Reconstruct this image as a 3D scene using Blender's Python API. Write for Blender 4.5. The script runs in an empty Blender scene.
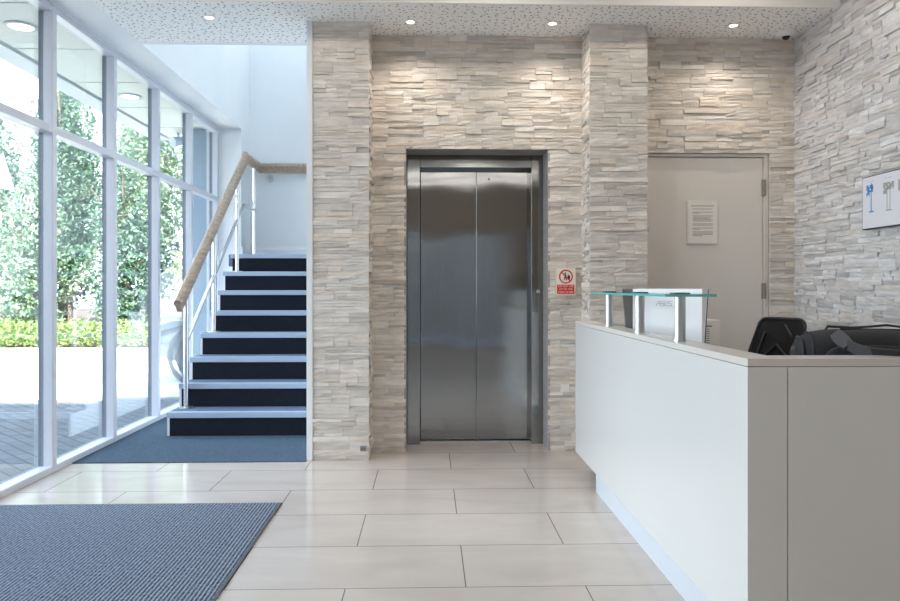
import bpy, bmesh, math, random
import numpy as np
from mathutils import Vector, Matrix
random.seed(7); RNG = np.random.default_rng(7)
S = bpy.context.scene; C = S.collection
PI = math.pi

# ------------------------------------------------------------------ camera, sky, sun, exposure
F_PX, VX, HZ, EYE = 738.0, 428.5, 288.0, 1.12
cam = bpy.data.cameras.new('camera'); cam_o = bpy.data.objects.new('camera', cam); C.objects.link(cam_o)
cam.sensor_width = 36.0; cam.lens = F_PX / 900 * 36.0
cam.shift_x = 0.0; cam.shift_y = -(300.5 - HZ) / 900.0
cam.clip_start = 0.05; cam.clip_end = 300
YAW = math.atan((450 - VX) / F_PX)
cam_o.location = (0, 0, EYE); cam_o.rotation_euler = (PI/2, 0, -YAW)
S.camera = cam_o

w = bpy.data.worlds.new('sky'); S.world = w; w.use_nodes = True
nt = w.node_tree; nt.nodes.clear()
wo = nt.nodes.new('ShaderNodeOutputWorld'); bg = nt.nodes.new('ShaderNodeBackground')
tc = nt.nodes.new('ShaderNodeTexCoord'); sx = nt.nodes.new('ShaderNodeSeparateXYZ'); cr = nt.nodes.new('ShaderNodeValToRGB')
nt.links.new(tc.outputs['Generated'], sx.inputs[0]); nt.links.new(sx.outputs['Z'], cr.inputs[0])
cr.color_ramp.elements[0].position = 0.0; cr.color_ramp.elements[0].color = (0.89, 0.95, 1.0, 1)
cr.color_ramp.elements[1].position = 0.7; cr.color_ramp.elements[1].color = (0.60, 0.77, 1.0, 1)
nt.links.new(cr.outputs[0], bg.inputs[0]); bg.inputs[1].default_value = 4.4
nt.links.new(bg.outputs[0], wo.inputs[0])

sun = bpy.data.lights.new('sun', 'SUN'); sun.energy = 26.0; sun.angle = 0.009; sun.color = (1.0, 0.95, 0.86)
sun_o = bpy.data.objects.new('sun', sun); C.objects.link(sun_o)
SUN_EL = math.radians(38)
sun_o.rotation_euler = Vector((-0.02, math.cos(SUN_EL), -math.sin(SUN_EL))).to_track_quat('-Z', 'Y').to_euler()

S.view_settings.view_transform = 'Standard'; S.view_settings.look = 'None'
S.view_settings.gamma = 1.0; S.view_settings.use_curve_mapping = False
S.view_settings.exposure = 0.70
S.cycles.max_bounces = 10; S.cycles.diffuse_bounces = 6; S.cycles.glossy_bounces = 5
S.cycles.transparent_max_bounces = 16; S.cycles.sample_clamp_indirect = 6.0
S.cycles.caustics_reflective = False; S.cycles.caustics_refractive = False

def portal(loc, rot, sx_, sy_):
    l = bpy.data.lights.new('daylight_portal', 'AREA'); l.shape = 'RECTANGLE'; l.size = sx_; l.size_y = sy_
    l.cycles.is_portal = True
    o = bpy.data.objects.new('daylight_portal', l); C.objects.link(o); o.location = loc; o.rotation_euler = rot
portal((-2.42, 4.6, 1.42), (0, -PI/2, 0), 2.8, 7.0)

# ------------------------------------------------------------------ helpers
def srgb(r, g, b):
    f = lambda c: (c/255/12.92) if c/255 <= 0.04045 else ((c/255+0.055)/1.055)**2.4
    return (f(r), f(g), f(b), 1.0)

MATS = {}
def mat(name, col, rough=0.5, metal=0.0, spec=0.5, coat=0.0, noise=None, bump=None, emit=None):
    """noise=(scale, amount) varies the colour; bump=(scale, strength)."""
    if name in MATS: return MATS[name]
    m = bpy.data.materials.new(name); m.use_nodes = True; t = m.node_tree; b = t.nodes['Principled BSDF']
    b.inputs['Base Color'].default_value = col; b.inputs['Roughness'].default_value = rough
    b.inputs['Metallic'].default_value = metal; b.inputs['Specular IOR Level'].default_value = spec
    b.inputs['Coat Weight'].default_value = coat; b.inputs['Coat Roughness'].default_value = 0.05
    if noise or bump: co = t.nodes.new('ShaderNodeTexCoord')
    if noise:
        n = t.nodes.new('ShaderNodeTexNoise'); n.inputs['Scale'].default_value = noise[0]; n.inputs['Detail'].default_value = 5
        t.links.new(co.outputs['Object'], n.inputs['Vector'])
        r = t.nodes.new('ShaderNodeValToRGB'); a = noise[1]
        r.color_ramp.elements[0].position = 0.3; r.color_ramp.elements[1].position = 0.7
        r.color_ramp.elements[0].color = [c*(1-a) for c in col[:3]] + [1]
        r.color_ramp.elements[1].color = [min(1, c*(1+a)) for c in col[:3]] + [1]
        t.links.new(n.outputs['Fac'], r.inputs[0]); t.links.new(r.outputs[0], b.inputs['Base Color'])
    if bump:
        n2 = t.nodes.new('ShaderNodeTexNoise'); n2.inputs['Scale'].default_value = bump[0]; n2.inputs['Detail'].default_value = 4
        t.links.new(co.outputs['Object'], n2.inputs['Vector'])
        bp = t.nodes.new('ShaderNodeBump'); bp.inputs['Strength'].default_value = bump[1]; bp.inputs['Distance'].default_value = 0.01
        t.links.new(n2.outputs['Fac'], bp.inputs['Height']); t.links.new(bp.outputs[0], b.inputs['Normal'])
    if emit:
        b.inputs['Emission Color'].default_value = emit[0]; b.inputs['Emission Strength'].default_value = emit[1]
    MATS[name] = m
    return m

class MB:
    def __init__(self): self.v = []; self.f = []
    def add(self, vs, fs):
        n = len(self.v); self.v += [tuple(p) for p in vs]; self.f += [tuple(i+n for i in f) for f in fs]; return self
    def box(self, x0, x1, y0, y1, z0, z1):
        return self.add([(x0,y0,z0),(x1,y0,z0),(x1,y1,z0),(x0,y1,z0),(x0,y0,z1),(x1,y0,z1),(x1,y1,z1),(x0,y1,z1)],
                        [(0,3,2,1),(4,5,6,7),(0,1,5,4),(1,2,6,5),(2,3,7,6),(3,0,4,7)])
    def quad(self, *p): return self.add(p, [tuple(range(len(p)))])
    def tube(self, pts, r, n=12, cap=True):
        pts = [Vector(p) for p in pts]; rs = r if isinstance(r, (list, tuple)) else [r]*len(pts)
        rings = []
        t0 = (pts[1]-pts[0]).normalized(); ref = Vector((0,0,1)) if abs(t0.z) < 0.9 else Vector((1,0,0))
        for i, p in enumerate(pts):
            a = (pts[i]-pts[i-1]).normalized() if i > 0 else None
            b = (pts[i+1]-pts[i]).normalized() if i < len(pts)-1 else None
            t = (a+b).normalized() if a and b else (a or b)
            k = 1/max(0.4, t.dot(b)) if a and b else 1
            s = t.cross(ref)
            if s.length < 1e-4: s = t.cross(Vector((0,1,0)))
            s.normalize(); u = s.cross(t).normalized()
            rings.append([p + (s*math.cos(2*PI*j/n)+u*math.sin(2*PI*j/n))*rs[i]*(k if k < 1.3 else 1.3) for j in range(n)])
        vs = [q for rg in rings for q in rg]; fs = []
        for i in range(len(pts)-1):
            for j in range(n):
                fs.append((i*n+j, i*n+(j+1)%n, (i+1)*n+(j+1)%n, (i+1)*n+j))
        if cap: fs += [tuple(range(n))[::-1], tuple(range((len(pts)-1)*n, len(pts)*n))]
        return self.add(vs, fs)
    def lathe(self, prof, c=(0,0,0), n=32, axis='z', cap=True):
        vs = []; fs = []
        for r, h in prof:
            for j in range(n):
                a = 2*PI*j/n; p = (r*math.cos(a), r*math.sin(a), h)
                if axis == 'x': p = (p[2], p[0], p[1])
                if axis == 'y': p = (p[0], p[2], p[1])
                vs.append((p[0]+c[0], p[1]+c[1], p[2]+c[2]))
        for i in range(len(prof)-1):
            for j in range(n): fs.append((i*n+j, i*n+(j+1)%n, (i+1)*n+(j+1)%n, (i+1)*n+j))
        if cap: fs += [tuple(range(n))[::-1], tuple(range((len(prof)-1)*n, len(prof)*n))]
        return self.add(vs, fs)
    def prism(self, poly, a0, a1, axis='x'):
        """polygon in the two other axes (in xyz order) pushed along axis."""
        def P(u, v, a): return {'x': (a,u,v), 'y': (u,a,v), 'z': (u,v,a)}[axis]
        n = len(poly)
        vs = [P(u,v,a0) for u,v in poly] + [P(u,v,a1) for u,v in poly]
        fs = [tuple(range(n))[::-1], tuple(range(n,2*n))] + [(i,(i+1)%n,(i+1)%n+n,i+n) for i in range(n)]
        return self.add(vs, fs)
    def sweep(self, path, prof, up=Vector((0,0,1))):
        path = [Vector(p) for p in path]; n = len(prof); vs = []; fs = []
        for i, p in enumerate(path):
            a = (path[i]-path[i-1]).normalized() if i > 0 else None
            b = (path[i+1]-path[i]).normalized() if i < len(path)-1 else None
            t = (a+b).normalized() if a and b else (a or b)
            d = b or a
            sd = d.cross(up).normalized(); uu = sd.cross(d).normalized()
            for s_, u_ in prof:
                q = p + sd*s_ + uu*u_
                k = -(q-p).dot(t)/d.dot(t)          # slide along the run into the mitre plane
                vs.append(q + d*k)
        for i in range(len(path)-1):
            for j in range(n): fs.append((i*n+j, i*n+(j+1)%n, (i+1)*n+(j+1)%n, (i+1)*n+j))
        fs += [tuple(range(n))[::-1], tuple(range((len(path)-1)*n, len(path)*n))]
        return self.add(vs, fs)
    def xf(self, M):
        self.v = [tuple(M @ Vector(p)) for p in self.v]; return self
    def build(self, name, m, parent=None, smooth=False, bevel=0.0, bseg=2, fix=True):
        me = bpy.data.meshes.new(name); me.from_pydata(self.v, [], self.f); me.validate()
        if fix:
            b = bmesh.new(); b.from_mesh(me); bmesh.ops.recalc_face_normals(b, faces=b.faces); b.to_mesh(me); b.free()
        me.materials.append(m)
        o = bpy.data.objects.new(name, me); C.objects.link(o)
        if parent: o.parent = parent; o.matrix_parent_inverse = Matrix.Translation(-parent.location) if parent.type == 'EMPTY' else Matrix.Identity(4)
        if smooth:
            me.polygons.foreach_set('use_smooth', [True]*len(me.polygons))
            md = o.modifiers.new('edges', 'EDGE_SPLIT'); md.split_angle = math.radians(40)
        if bevel:
            md = o.modifiers.new('bevel', 'BEVEL'); md.width = bevel; md.segments = bseg; md.limit_method = 'ANGLE'; md.angle_limit = math.radians(35)
        return o

def tag(o, label, cat, group=None):
    o['label'] = label; o['category'] = cat
    if group: o['group'] = group
    return o
def thing(name, label, cat, loc=(0,0,0), group=None):
    o = bpy.data.objects.new(name, None); o.empty_display_size = 0.1; C.objects.link(o); o.location = loc
    return tag(o, label, cat, group)
def struct(o): o['kind'] = 'structure'; return o
def sempty(name, loc=(0,0,0)):
    o = bpy.data.objects.new(name, None); C.objects.link(o); o.location = loc; return struct(o)
def text(name, body, size, loc, rot, m, parent=None, extrude=0.0004, align='CENTER', mirror=False, sxy=(1,1)):
    cu = bpy.data.curves.new(name, 'FONT'); cu.body = body; cu.size = size; cu.extrude = extrude; cu.align_x = align; cu.align_y = 'CENTER'
    cu.materials.append(m)
    tmp = bpy.data.objects.new(name, cu); C.objects.link(tmp)
    me = bpy.data.meshes.new_from_object(tmp.evaluated_get(bpy.context.evaluated_depsgraph_get()))
    bpy.data.objects.remove(tmp); me.materials.clear(); me.materials.append(m)
    o = bpy.data.objects.new(name, me); C.objects.link(o)
    o.location = loc; o.rotation_euler = rot; o.scale = (-sxy[0] if mirror else sxy[0], sxy[1], 1)
    if parent: o.parent = parent; o.matrix_parent_inverse = Matrix.Translation(-parent.location) if parent.type == 'EMPTY' else Matrix.Identity(4)
    return o

# ------------------------------------------------------------------ materials
white_paint = mat('white_paint', srgb(233,235,236), 0.6, noise=(3, 0.015))
warm_white = mat('warm_white_paint', srgb(242,239,234), 0.6)
frame_white = mat('white_aluminium', srgb(212,214,222), 0.32)
dark_cap = mat('blue_grey_cap', srgb(62,76,94), 0.4)
carpet_m = mat('blue_carpet', srgb(80,95,109), 0.95, spec=0.1, noise=(60, 0.2), bump=(400, 0.5))
tread_m = mat('grey_blue_tread', srgb(104,120,142), 0.85, spec=0.2, noise=(90, 0.15))
nosing_m = mat('pale_nosing', srgb(168,182,200), 0.45)
riser_m = mat('navy_riser', srgb(24,28,38), 0.8, spec=0.2, noise=(80, 0.3))
chrome = mat('polished_steel', (0.72,0.73,0.75,1), 0.12, metal=1.0)
satin = mat('satin_aluminium', (0.62,0.63,0.64,1), 0.32, metal=1.0)
black_p = mat('black_plastic', srgb(22,22,24), 0.4)
laminate = mat('white_laminate', srgb(220,219,216), 0.18, coat=0.3)
ledge_m = mat('ledge_laminate', srgb(216,210,203), 0.25)
door_m = mat('beige_door', srgb(222,215,207), 0.45, noise=(1.5, 0.02))
jamb_m = mat('beige_jamb', srgb(222,215,207), 0.45)
lamp_m = mat('lamp_lens', (1,1,1,1), 0.5, emit=((1.0,0.93,0.84,1), 5.0))

def glass_mat(name, tint=(0.93,0.97,0.97,1), refl=1.0, rough=0.0):
    m = bpy.data.materials.new(name); m.use_nodes = True; t = m.node_tree; t.nodes.clear()
    o = t.nodes.new('ShaderNodeOutputMaterial'); mx = t.nodes.new('ShaderNodeMixShader')
    tr = t.nodes.new('ShaderNodeBsdfTransparent'); gl = t.nodes.new('ShaderNodeBsdfGlossy'); fr = t.nodes.new('ShaderNodeFresnel')
    tr.inputs[0].default_value = tint; gl.inputs['Roughness'].default_value = rough; fr.inputs['IOR'].default_value = 1.45
    mu = t.nodes.new('ShaderNodeMath'); mu.operation = 'MULTIPLY'; mu.inputs[1].default_value = refl
    t.links.new(fr.outputs[0], mu.inputs[0]); t.links.new(mu.outputs[0], mx.inputs[0])
    t.links.new(tr.outputs[0], mx.inputs[1]); t.links.new(gl.outputs[0], mx.inputs[2]); t.links.new(mx.outputs[0], o.inputs[0])
    return m
pane_m = glass_mat('window_glass', (0.95,0.98,0.99,1), 0.42)
shelf_glass = glass_mat('shelf_glass', (0.93,0.985,0.975,1), 0.9)

def stone_mat():
    m = bpy.data.materials.new('split_face_stone'); m.use_nodes = True; t = m.node_tree; b = t.nodes['Principled BSDF']
    b.inputs['Roughness'].default_value = 0.75; b.inputs['Specular IOR Level'].default_value = 0.3
    at = t.nodes.new('ShaderNodeAttribute'); at.attribute_name = 'tint'
    co = t.nodes.new('ShaderNodeTexCoord'); mp = t.nodes.new('ShaderNodeMapping'); mp.inputs['Scale'].default_value = (9, 9, 40)
    t.links.new(co.outputs['Object'], mp.inputs['Vector'])
    n = t.nodes.new('ShaderNodeTexNoise'); n.inputs['Scale'].default_value = 1.0; n.inputs['Detail'].default_value = 6
    t.links.new(mp.outputs[0], n.inputs['Vector'])
    mr = t.nodes.new('ShaderNodeMapRange'); mr.inputs[1].default_value = 0.25; mr.inputs[2].default_value = 0.75
    mr.inputs[3].default_value = 0.82; mr.inputs[4].default_value = 1.12
    t.links.new(n.outputs['Fac'], mr.inputs[0])
    mx = t.nodes.new('ShaderNodeVectorMath'); mx.operation = 'SCALE'
    t.links.new(at.outputs['Color'], mx.inputs[0]); t.links.new(mr.outputs[0], mx.inputs['Scale']); t.links.new(mx.outputs[0], b.inputs['Base Color'])
    n2 = t.nodes.new('ShaderNodeTexNoise'); n2.inputs['Scale'].default_value = 70; n2.inputs['Detail'].default_value = 6
    t.links.new(co.outputs['Object'], n2.inputs['Vector'])
    bp = t.nodes.new('ShaderNodeBump'); bp.inputs['Strength'].default_value = 0.55; bp.inputs['Distance'].default_value = 0.006
    t.links.new(n2.outputs['Fac'], bp.inputs['Height']); t.links.new(bp.outputs[0], b.inputs['Normal'])
    return m
stone_m = stone_mat()

def floor_mat():
    m = bpy.data.materials.new('limestone_tiles'); m.use_nodes = True; t = m.node_tree; b = t.nodes['Principled BSDF']
    co = t.nodes.new('ShaderNodeTexCoord'); mp = t.nodes.new('ShaderNodeMapping'); mp.inputs['Location'].default_value = (0.31+9.0, -2.76+9.0, 0)
    br = t.nodes.new('ShaderNodeTexBrick'); br.offset = 0.5; br.offset_frequency = 2; br.squash = 1.0
    br.inputs['Scale'].default_value = 1.0; br.inputs['Mortar Size'].default_value = 0.0022; br.inputs['Mortar Smooth'].default_value = 0.0
    br.inputs['Brick Width'].default_value = 0.9; br.inputs['Row Height'].default_value = 0.45
    br.inputs['Color1'].default_value = (1,1,1,1); br.inputs['Color2'].default_value = (0.93,0.93,0.93,1); br.inputs['Mortar'].default_value = (0.30,0.28,0.26,1)
    t.links.new(co.outputs['Object'], mp.inputs['Vector']); t.links.new(mp.outputs[0], br.inputs['Vector'])
    mp2 = t.nodes.new('ShaderNodeMapping'); mp2.inputs['Scale'].default_value = (2.0, 5, 1)
    t.links.new(co.outputs['Object'], mp2.inputs['Vector'])
    n = t.nodes.new('ShaderNodeTexNoise'); n.inputs['Scale'].default_value = 1.2; n.inputs['Detail'].default_value = 7; n.inputs['Distortion'].default_value = 0.6
    t.links.new(mp2.outputs[0], n.inputs['Vector'])
    r = t.nodes.new('ShaderNodeValToRGB'); r.color_ramp.elements[0].position = 0.25; r.color_ramp.elements[1].position = 0.75
    r.color_ramp.elements[0].color = srgb(203,190,179); r.color_ramp.elements[1].color = srgb(216,205,195)
    t.links.new(n.outputs['Fac'], r.inputs[0])
    mx = t.nodes.new('ShaderNodeMix'); mx.data_type = 'RGBA'; mx.blend_type = 'MULTIPLY'; mx.inputs[0].default_value = 1.0
    t.links.new(r.outputs[0], mx.inputs[6]); t.links.new(br.outputs['Color'], mx.inputs[7]); t.links.new(mx.outputs[2], b.inputs['Base Color'])
    b.inputs['Roughness'].default_value = 0.12; b.inputs['Specular IOR Level'].default_value = 0.55
    return m

def perforated_mat():
    m = bpy.data.materials.new('perforated_plasterboard'); m.use_nodes = True; t = m.node_tree; b = t.nodes['Principled BSDF']
    b.inputs['Roughness'].default_value = 0.7
    co = t.nodes.new('ShaderNodeTexCoord')
    def dots(scale, r0, dx):
        mp = t.nodes.new('ShaderNodeMapping'); mp.inputs['Location'].default_value = (dx, dx*1.7, 0)
        t.links.new(co.outputs['Object'], mp.inputs['Vector'])
        v = t.nodes.new('ShaderNodeTexVoronoi'); v.voronoi_dimensions = '2D'; v.inputs['Scale'].default_value = scale; v.inputs['Randomness'].default_value = 0.75
        t.links.new(mp.outputs[0], v.inputs['Vector'])
        l = t.nodes.new('ShaderNodeMath'); l.operation = 'LESS_THAN'; l.inputs[1].default_value = r0
        t.links.new(v.outputs['Distance'], l.inputs[0]); return l
    a, c = dots(19, 0.125, 0.0), dots(23, 0.095, 3.3)
    mx = t.nodes.new('ShaderNodeMath'); mx.operation = 'MAXIMUM'
    t.links.new(a.outputs[0], mx.inputs[0]); t.links.new(c.outputs[0], mx.inputs[1])
    mix = t.nodes.new('ShaderNodeMix'); mix.data_type = 'RGBA'
    mix.inputs[6].default_value = srgb(244,244,242); mix.inputs[7].default_value = srgb(118,120,124)
    t.links.new(mx.outputs[0], mix.inputs[0]); t.links.new(mix.outputs[2], b.inputs['Base Color'])
    return m

def mat_rib():
    m = bpy.data.materials.new('ribbed_matting'); m.use_nodes = True; t = m.node_tree; b = t.nodes['Principled BSDF']
    b.inputs['Roughness'].default_value = 0.95; b.inputs['Specular IOR Level'].default_value = 0.1
    co = t.nodes.new('ShaderNodeTexCoord')
    wv = t.nodes.new('ShaderNodeTexWave'); wv.wave_type = 'BANDS'; wv.bands_direction = 'X'; wv.inputs['Scale'].default_value = 19; wv.inputs['Distortion'].default_value = 0.4
    wv.inputs['Detail'].default_value = 1
    t.links.new(co.outputs['Object'], wv.inputs['Vector'])
    mp = t.nodes.new('ShaderNodeMapping'); mp.inputs['Scale'].default_value = (160, 55, 1)
    t.links.new(co.outputs['Object'], mp.inputs['Vector'])
    n = t.nodes.new('ShaderNodeTexNoise'); n.inputs['Scale'].default_value = 1; n.inputs['Detail'].default_value = 2
    t.links.new(mp.outputs[0], n.inputs['Vector'])
    ad = t.nodes.new('ShaderNodeMath'); ad.operation = 'MULTIPLY_ADD'; ad.inputs[1].default_value = 1.1
    sb = t.nodes.new('ShaderNodeMath'); sb.operation = 'MULTIPLY_ADD'; sb.inputs[1].default_value = 0.5; sb.inputs[2].default_value = -0.3
    t.links.new(wv.outputs['Fac'], sb.inputs[0]); t.links.new(n.outputs['Fac'], ad.inputs[0]); t.links.new(sb.outputs[0], ad.inputs[2])
    r = t.nodes.new('ShaderNodeValToRGB'); r.color_ramp.elements[0].position = 0.15; r.color_ramp.elements[1].position = 0.8
    r.color_ramp.elements[0].color = srgb(44,52,65); r.color_ramp.elements[1].color = srgb(148,157,172)
    t.links.new(ad.outputs[0], r.inputs[0]); t.links.new(r.outputs[0], b.inputs['Base Color'])
    bp = t.nodes.new('ShaderNodeBump'); bp.inputs['Strength'].default_value = 0.7; bp.inputs['Distance'].default_value = 0.004
    t.links.new(wv.outputs['Fac'], bp.inputs['Height']); t.links.new(bp.outputs[0], b.inputs['Normal'])
    return m

def steel_mat():
    m = bpy.data.materials.new('brushed_steel'); m.use_nodes = True; t = m.node_tree; b = t.nodes['Principled BSDF']
    b.inputs['Base Color'].default_value = (0.32,0.32,0.315,1); b.inputs['Metallic'].default_value = 1.0; b.inputs['Roughness'].default_value = 0.07
    co = t.nodes.new('ShaderNodeTexCoord')
    mp = t.nodes.new('ShaderNodeMapping'); mp.inputs['Scale'].default_value = (900, 900, 4)
    t.links.new(co.outputs['Object'], mp.inputs['Vector'])
    n = t.nodes.new('ShaderNodeTexNoise'); n.inputs['Scale'].default_value = 1; n.inputs['Detail'].default_value = 2
    t.links.new(mp.outputs[0], n.inputs['Vector'])
    n2 = t.nodes.new('ShaderNodeTexNoise'); n2.inputs['Scale'].default_value = 3.0; n2.inputs['Detail'].default_value = 0
    t.links.new(co.outputs['Object'], n2.inputs['Vector'])
    b1 = t.nodes.new('ShaderNodeBump'); b1.inputs['Strength'].default_value = 0.06; b1.inputs['Distance'].default_value = 0.001
    b2 = t.nodes.new('ShaderNodeBump'); b2.inputs['Strength'].default_value = 0.2; b2.inputs['Distance'].default_value = 0.012
    t.links.new(n.outputs['Fac'], b1.inputs['Height']); t.links.new(n2.outputs['Fac'], b2.inputs['Height'])
    t.links.new(b2.outputs[0], b1.inputs['Normal']); t.links.new(b1.outputs[0], b.inputs['Normal'])
    return m
steel = steel_mat()

def wood_mat():
    m = bpy.data.materials.new('oak_handrail'); m.use_nodes = True; t = m.node_tree; b = t.nodes['Principled BSDF']
    b.inputs['Roughness'].default_value = 0.45
    co = t.nodes.new('ShaderNodeTexCoord'); mp = t.nodes.new('ShaderNodeMapping')
    mp.inputs['Rotation'].default_value = (-0.61, 0, 0); mp.inputs['Scale'].default_value = (45, 4, 45)
    t.links.new(co.outputs['Object'], mp.inputs['Vector'])
    n = t.nodes.new('ShaderNodeTexNoise'); n.inputs['Scale'].default_value = 1; n.inputs['Detail'].default_value = 5
    t.links.new(mp.outputs[0], n.inputs['Vector'])
    r = t.nodes.new('ShaderNodeValToRGB'); r.color_ramp.elements[0].position = 0.3; r.color_ramp.elements[1].position = 0.7
    r.color_ramp.elements[0].color = srgb(146,124,104); r.color_ramp.elements[1].color = srgb(184,162,142)
    t.links.new(n.outputs['Fac'], r.inputs[0]); t.links.new(r.outputs[0], b.inputs['Base Color'])
    return m
oak = wood_mat()

def paving_mat():
    m = bpy.data.materials.new('block_paving'); m.use_nodes = True; t = m.node_tree; b = t.nodes['Principled BSDF']
    b.inputs['Roughness'].default_value = 0.8
    co = t.nodes.new('ShaderNodeTexCoord'); mp = t.nodes.new('ShaderNodeMapping'); mp.inputs['Rotation'].default_value = (0,0,0.78); mp.inputs['Location'].default_value = (40,40,0)
    br = t.nodes.new('ShaderNodeTexBrick'); br.offset = 0.5
    br.inputs['Scale'].default_value = 1; br.inputs['Brick Width'].default_value = 0.2; br.inputs['Row Height'].default_value = 0.1; br.inputs['Mortar Size'].default_value = 0.006
    br.inputs['Color1'].default_value = srgb(122,122,124); br.inputs['Color2'].default_value = srgb(104,105,108); br.inputs['Mortar'].default_value = srgb(60,60,62)
    t.links.new(co.outputs['Object'], mp.inputs['Vector']); t.links.new(mp.outputs[0], br.inputs['Vector'])
    t.links.new(br.outputs['Color'], b.inputs['Base Color'])
    return m

# ------------------------------------------------------------------ main planes (metres; camera at 0,0)
X_GL, X_FR, X_IN = -2.322, -2.27, -2.03      # glass line, inner face of window frame, inner wall face
Y_L, Y_P, X_R = 5.06, 4.82, 2.545            # lift wall, pillar fronts, right wall
CEIL, CEIL2, Y_F, Y_CE = 2.85, 3.12, 4.50, 5.24
Y_BACK = -3.5

# ---- ground and floors
struct(MB().box(-45, 25, -25, 60, -0.30, -0.06).build('ground', paving_mat()))
struct(MB().box(-45, -2.45, 7.9, 13.5, -0.06, -0.035).build('road', mat('pale_road', srgb(205,202,196), 0.85, noise=(8, 0.05))))
struct(MB().box(-45, -2.6, 13.5, 13.66, -0.06, 0.03).build('kerb', mat('kerb_stone', srgb(206,200,190), 0.8)))
struct(MB().box(-45, 8, 13.66, 40, -0.06, 0.0).build('planting_bed', mat('soil', srgb(74,62,48), 0.95, noise=(6, 0.3))))
struct(MB().box(-2.42, 2.6, Y_BACK, 5.46, -0.06, 0.0).build('floor', floor_mat()))
struct(MB().box(X_FR-0.05, -0.79, 4.774, 8.46, 0.0, 0.006).build('floor.001', carpet_m))

# ---- split-face stone cladding: one mesh a wall, every stone its own block with its own depth and colour
PAL = [srgb(226,218,209), srgb(221,213,203), srgb(211,203,194), srgb(232,226,218), srgb(224,212,199), srgb(201,194,186), srgb(224,212,198)]
PALW = [0.25,0.22,0.16,0.15,0.10,0.07,0.05]
def stone_wall(name, org, ud, nd, W, z1, holes=(), back=0.2, window_cool=0.0, parent=None):
    """org = lower corner of the nominal face; ud = run direction; nd = outward normal."""
    org, ud, nd = Vector(org), Vector(ud), Vector(nd)
    V = []; F = []; T = []
    zs = [0.0]; stops = sorted({h[3] for h in holes} | {z1})
    for st in stops:
        while zs[-1] < st - 0.12: zs.append(zs[-1] + random.uniform(0.05, 0.10))
        zs.append(st)
    def P(u, z, d): p = org + ud*u + nd*d; return (p.x, p.y, p.z+z)
    stones = []
    for a, b in zip(zs, zs[1:]):
        zc = (a+b)/2; segs = [(0.0, W)]
        for u0, u1, h0, h1 in holes:
            if h0 < zc < h1:
                segs = [q for s0 in segs for q in ((s0[0], min(s0[1], u0)), (max(s0[0], u1), s0[1])) if q[1]-q[0] > 0.005]
        for s0, s1 in segs:
            u = s0
            while u < s1 - 1e-4:
                e = min(u + random.choice((0.09, 0.13, 0.17, 0.21, 0.26, 0.32))*random.uniform(0.85, 1.15), s1)
                if s1 - e < 0.06: e = s1
                nl = max(1, round((b-a)/random.choice((0.020, 0.024, 0.027, 0.030, 0.036))))
                cuts = [a] + sorted(a+(b-a)*(i+random.uniform(-0.2, 0.2))/nl for i in range(1, nl)) + [b]
                for c0, c1 in zip(cuts, cuts[1:]):
                    if e-u > 0.14 and random.random() < 0.6:
                        m = u+(e-u)*random.uniform(0.3, 0.7); stones += [(u, m, c0, c1), (m, e, c0, c1)]
                    else: stones.append((u, e, c0, c1))
                u = e
    for u, e, a, b in stones:
        if True:
            if True:
                d0 = random.uniform(0.002, 0.008) + (random.uniform(0.005, 0.012) if random.random() < 0.16 else 0)
                tilt = random.uniform(-0.0025, 0.0025); tz = random.uniform(-0.003, 0.003)
                nu = max(2, int((e-u)/0.045)); g = 0.0006
                base = len(V); col = random.choices(PAL, PALW)[0]; k = random.uniform(0.93, 1.05)
                col = (col[0]*k*(1-0.08*window_cool), col[1]*k*(1-0.03*window_cool), col[2]*k*(1+0.06*window_cool), 1)
                for j in range(3):
                    for i in range(nu+1):
                        uu = u+g + (e-u-2*g)*i/nu; zz = a+g + (b-a-2*g)*j/2
                        edge = i in (0, nu) or j in (0, 2)
                        d = d0 + tilt*(i/nu*2-1) + tz*(j-1) + random.uniform(-0.0022, 0.0022) - (0.0016 if edge else 0)
                        if 0 < i < nu and j == 1: zz += random.uniform(-0.004, 0.004)
                        V.append(P(uu, zz, d)); T.append(col)
                n1 = nu+1
                for j in range(2):
                    for i in range(nu): F.append((base+j*n1+i, base+j*n1+i+1, base+(j+1)*n1+i+1, base+(j+1)*n1+i))
                ring = [base+i for i in range(n1)] + [base+n1+nu] + [base+2*n1+i for i in range(nu, -1, -1)] + [base+n1]
                b0 = len(V)
                for r in ring:
                    q = Vector(V[r]); q -= nd*((q-org).dot(nd)+0.016); V.append(tuple(q)); T.append(tuple(c for c in col[:3])+(1,))
                m = len(ring)
                for i in range(m): F.append((ring[i], b0+i, b0+(i+1)%m, ring[(i+1)%m]))
    # solid backing behind the stones
    us = sorted({0.0, W} | {h[0] for h in holes} | {h[1] for h in holes}); hz = sorted({0.0, z1} | {h[2] for h in holes} | {h[3] for h in holes})
    for u0, u1 in zip(us, us[1:]):
        for h0, h1 in zip(hz, hz[1:]):
            if any(h[0] <= u0 and u1 <= h[1] and h[2] <= h0 and h1 <= h[3] for h in holes): continue
            b0 = len(V)
            for d in (-0.006, -back):
                for uu, zz in ((u0,h0),(u1,h0),(u1,h1),(u0,h1)): V.append(P(uu, zz, d)); T.append((0.4,0.38,0.36,1))
            F += [(b0,b0+1,b0+2,b0+3),(b0+4,b0+7,b0+6,b0+5)] + [(b0+i, b0+4+i, b0+4+(i+1)%4, b0+(i+1)%4) for i in range(4)]
    me = bpy.data.meshes.new(name); me.from_pydata(V, [], F)
    at = me.color_attributes.new('tint', 'FLOAT_COLOR', 'POINT'); at.data.foreach_set('color', np.array(T, dtype=np.float32).ravel())
    bm_ = bmesh.new(); bm_.from_mesh(me); bmesh.ops.recalc_face_normals(bm_, faces=bm_.faces); bm_.to_mesh(me); bm_.free()
    me.materials.append(stone_m)
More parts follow.
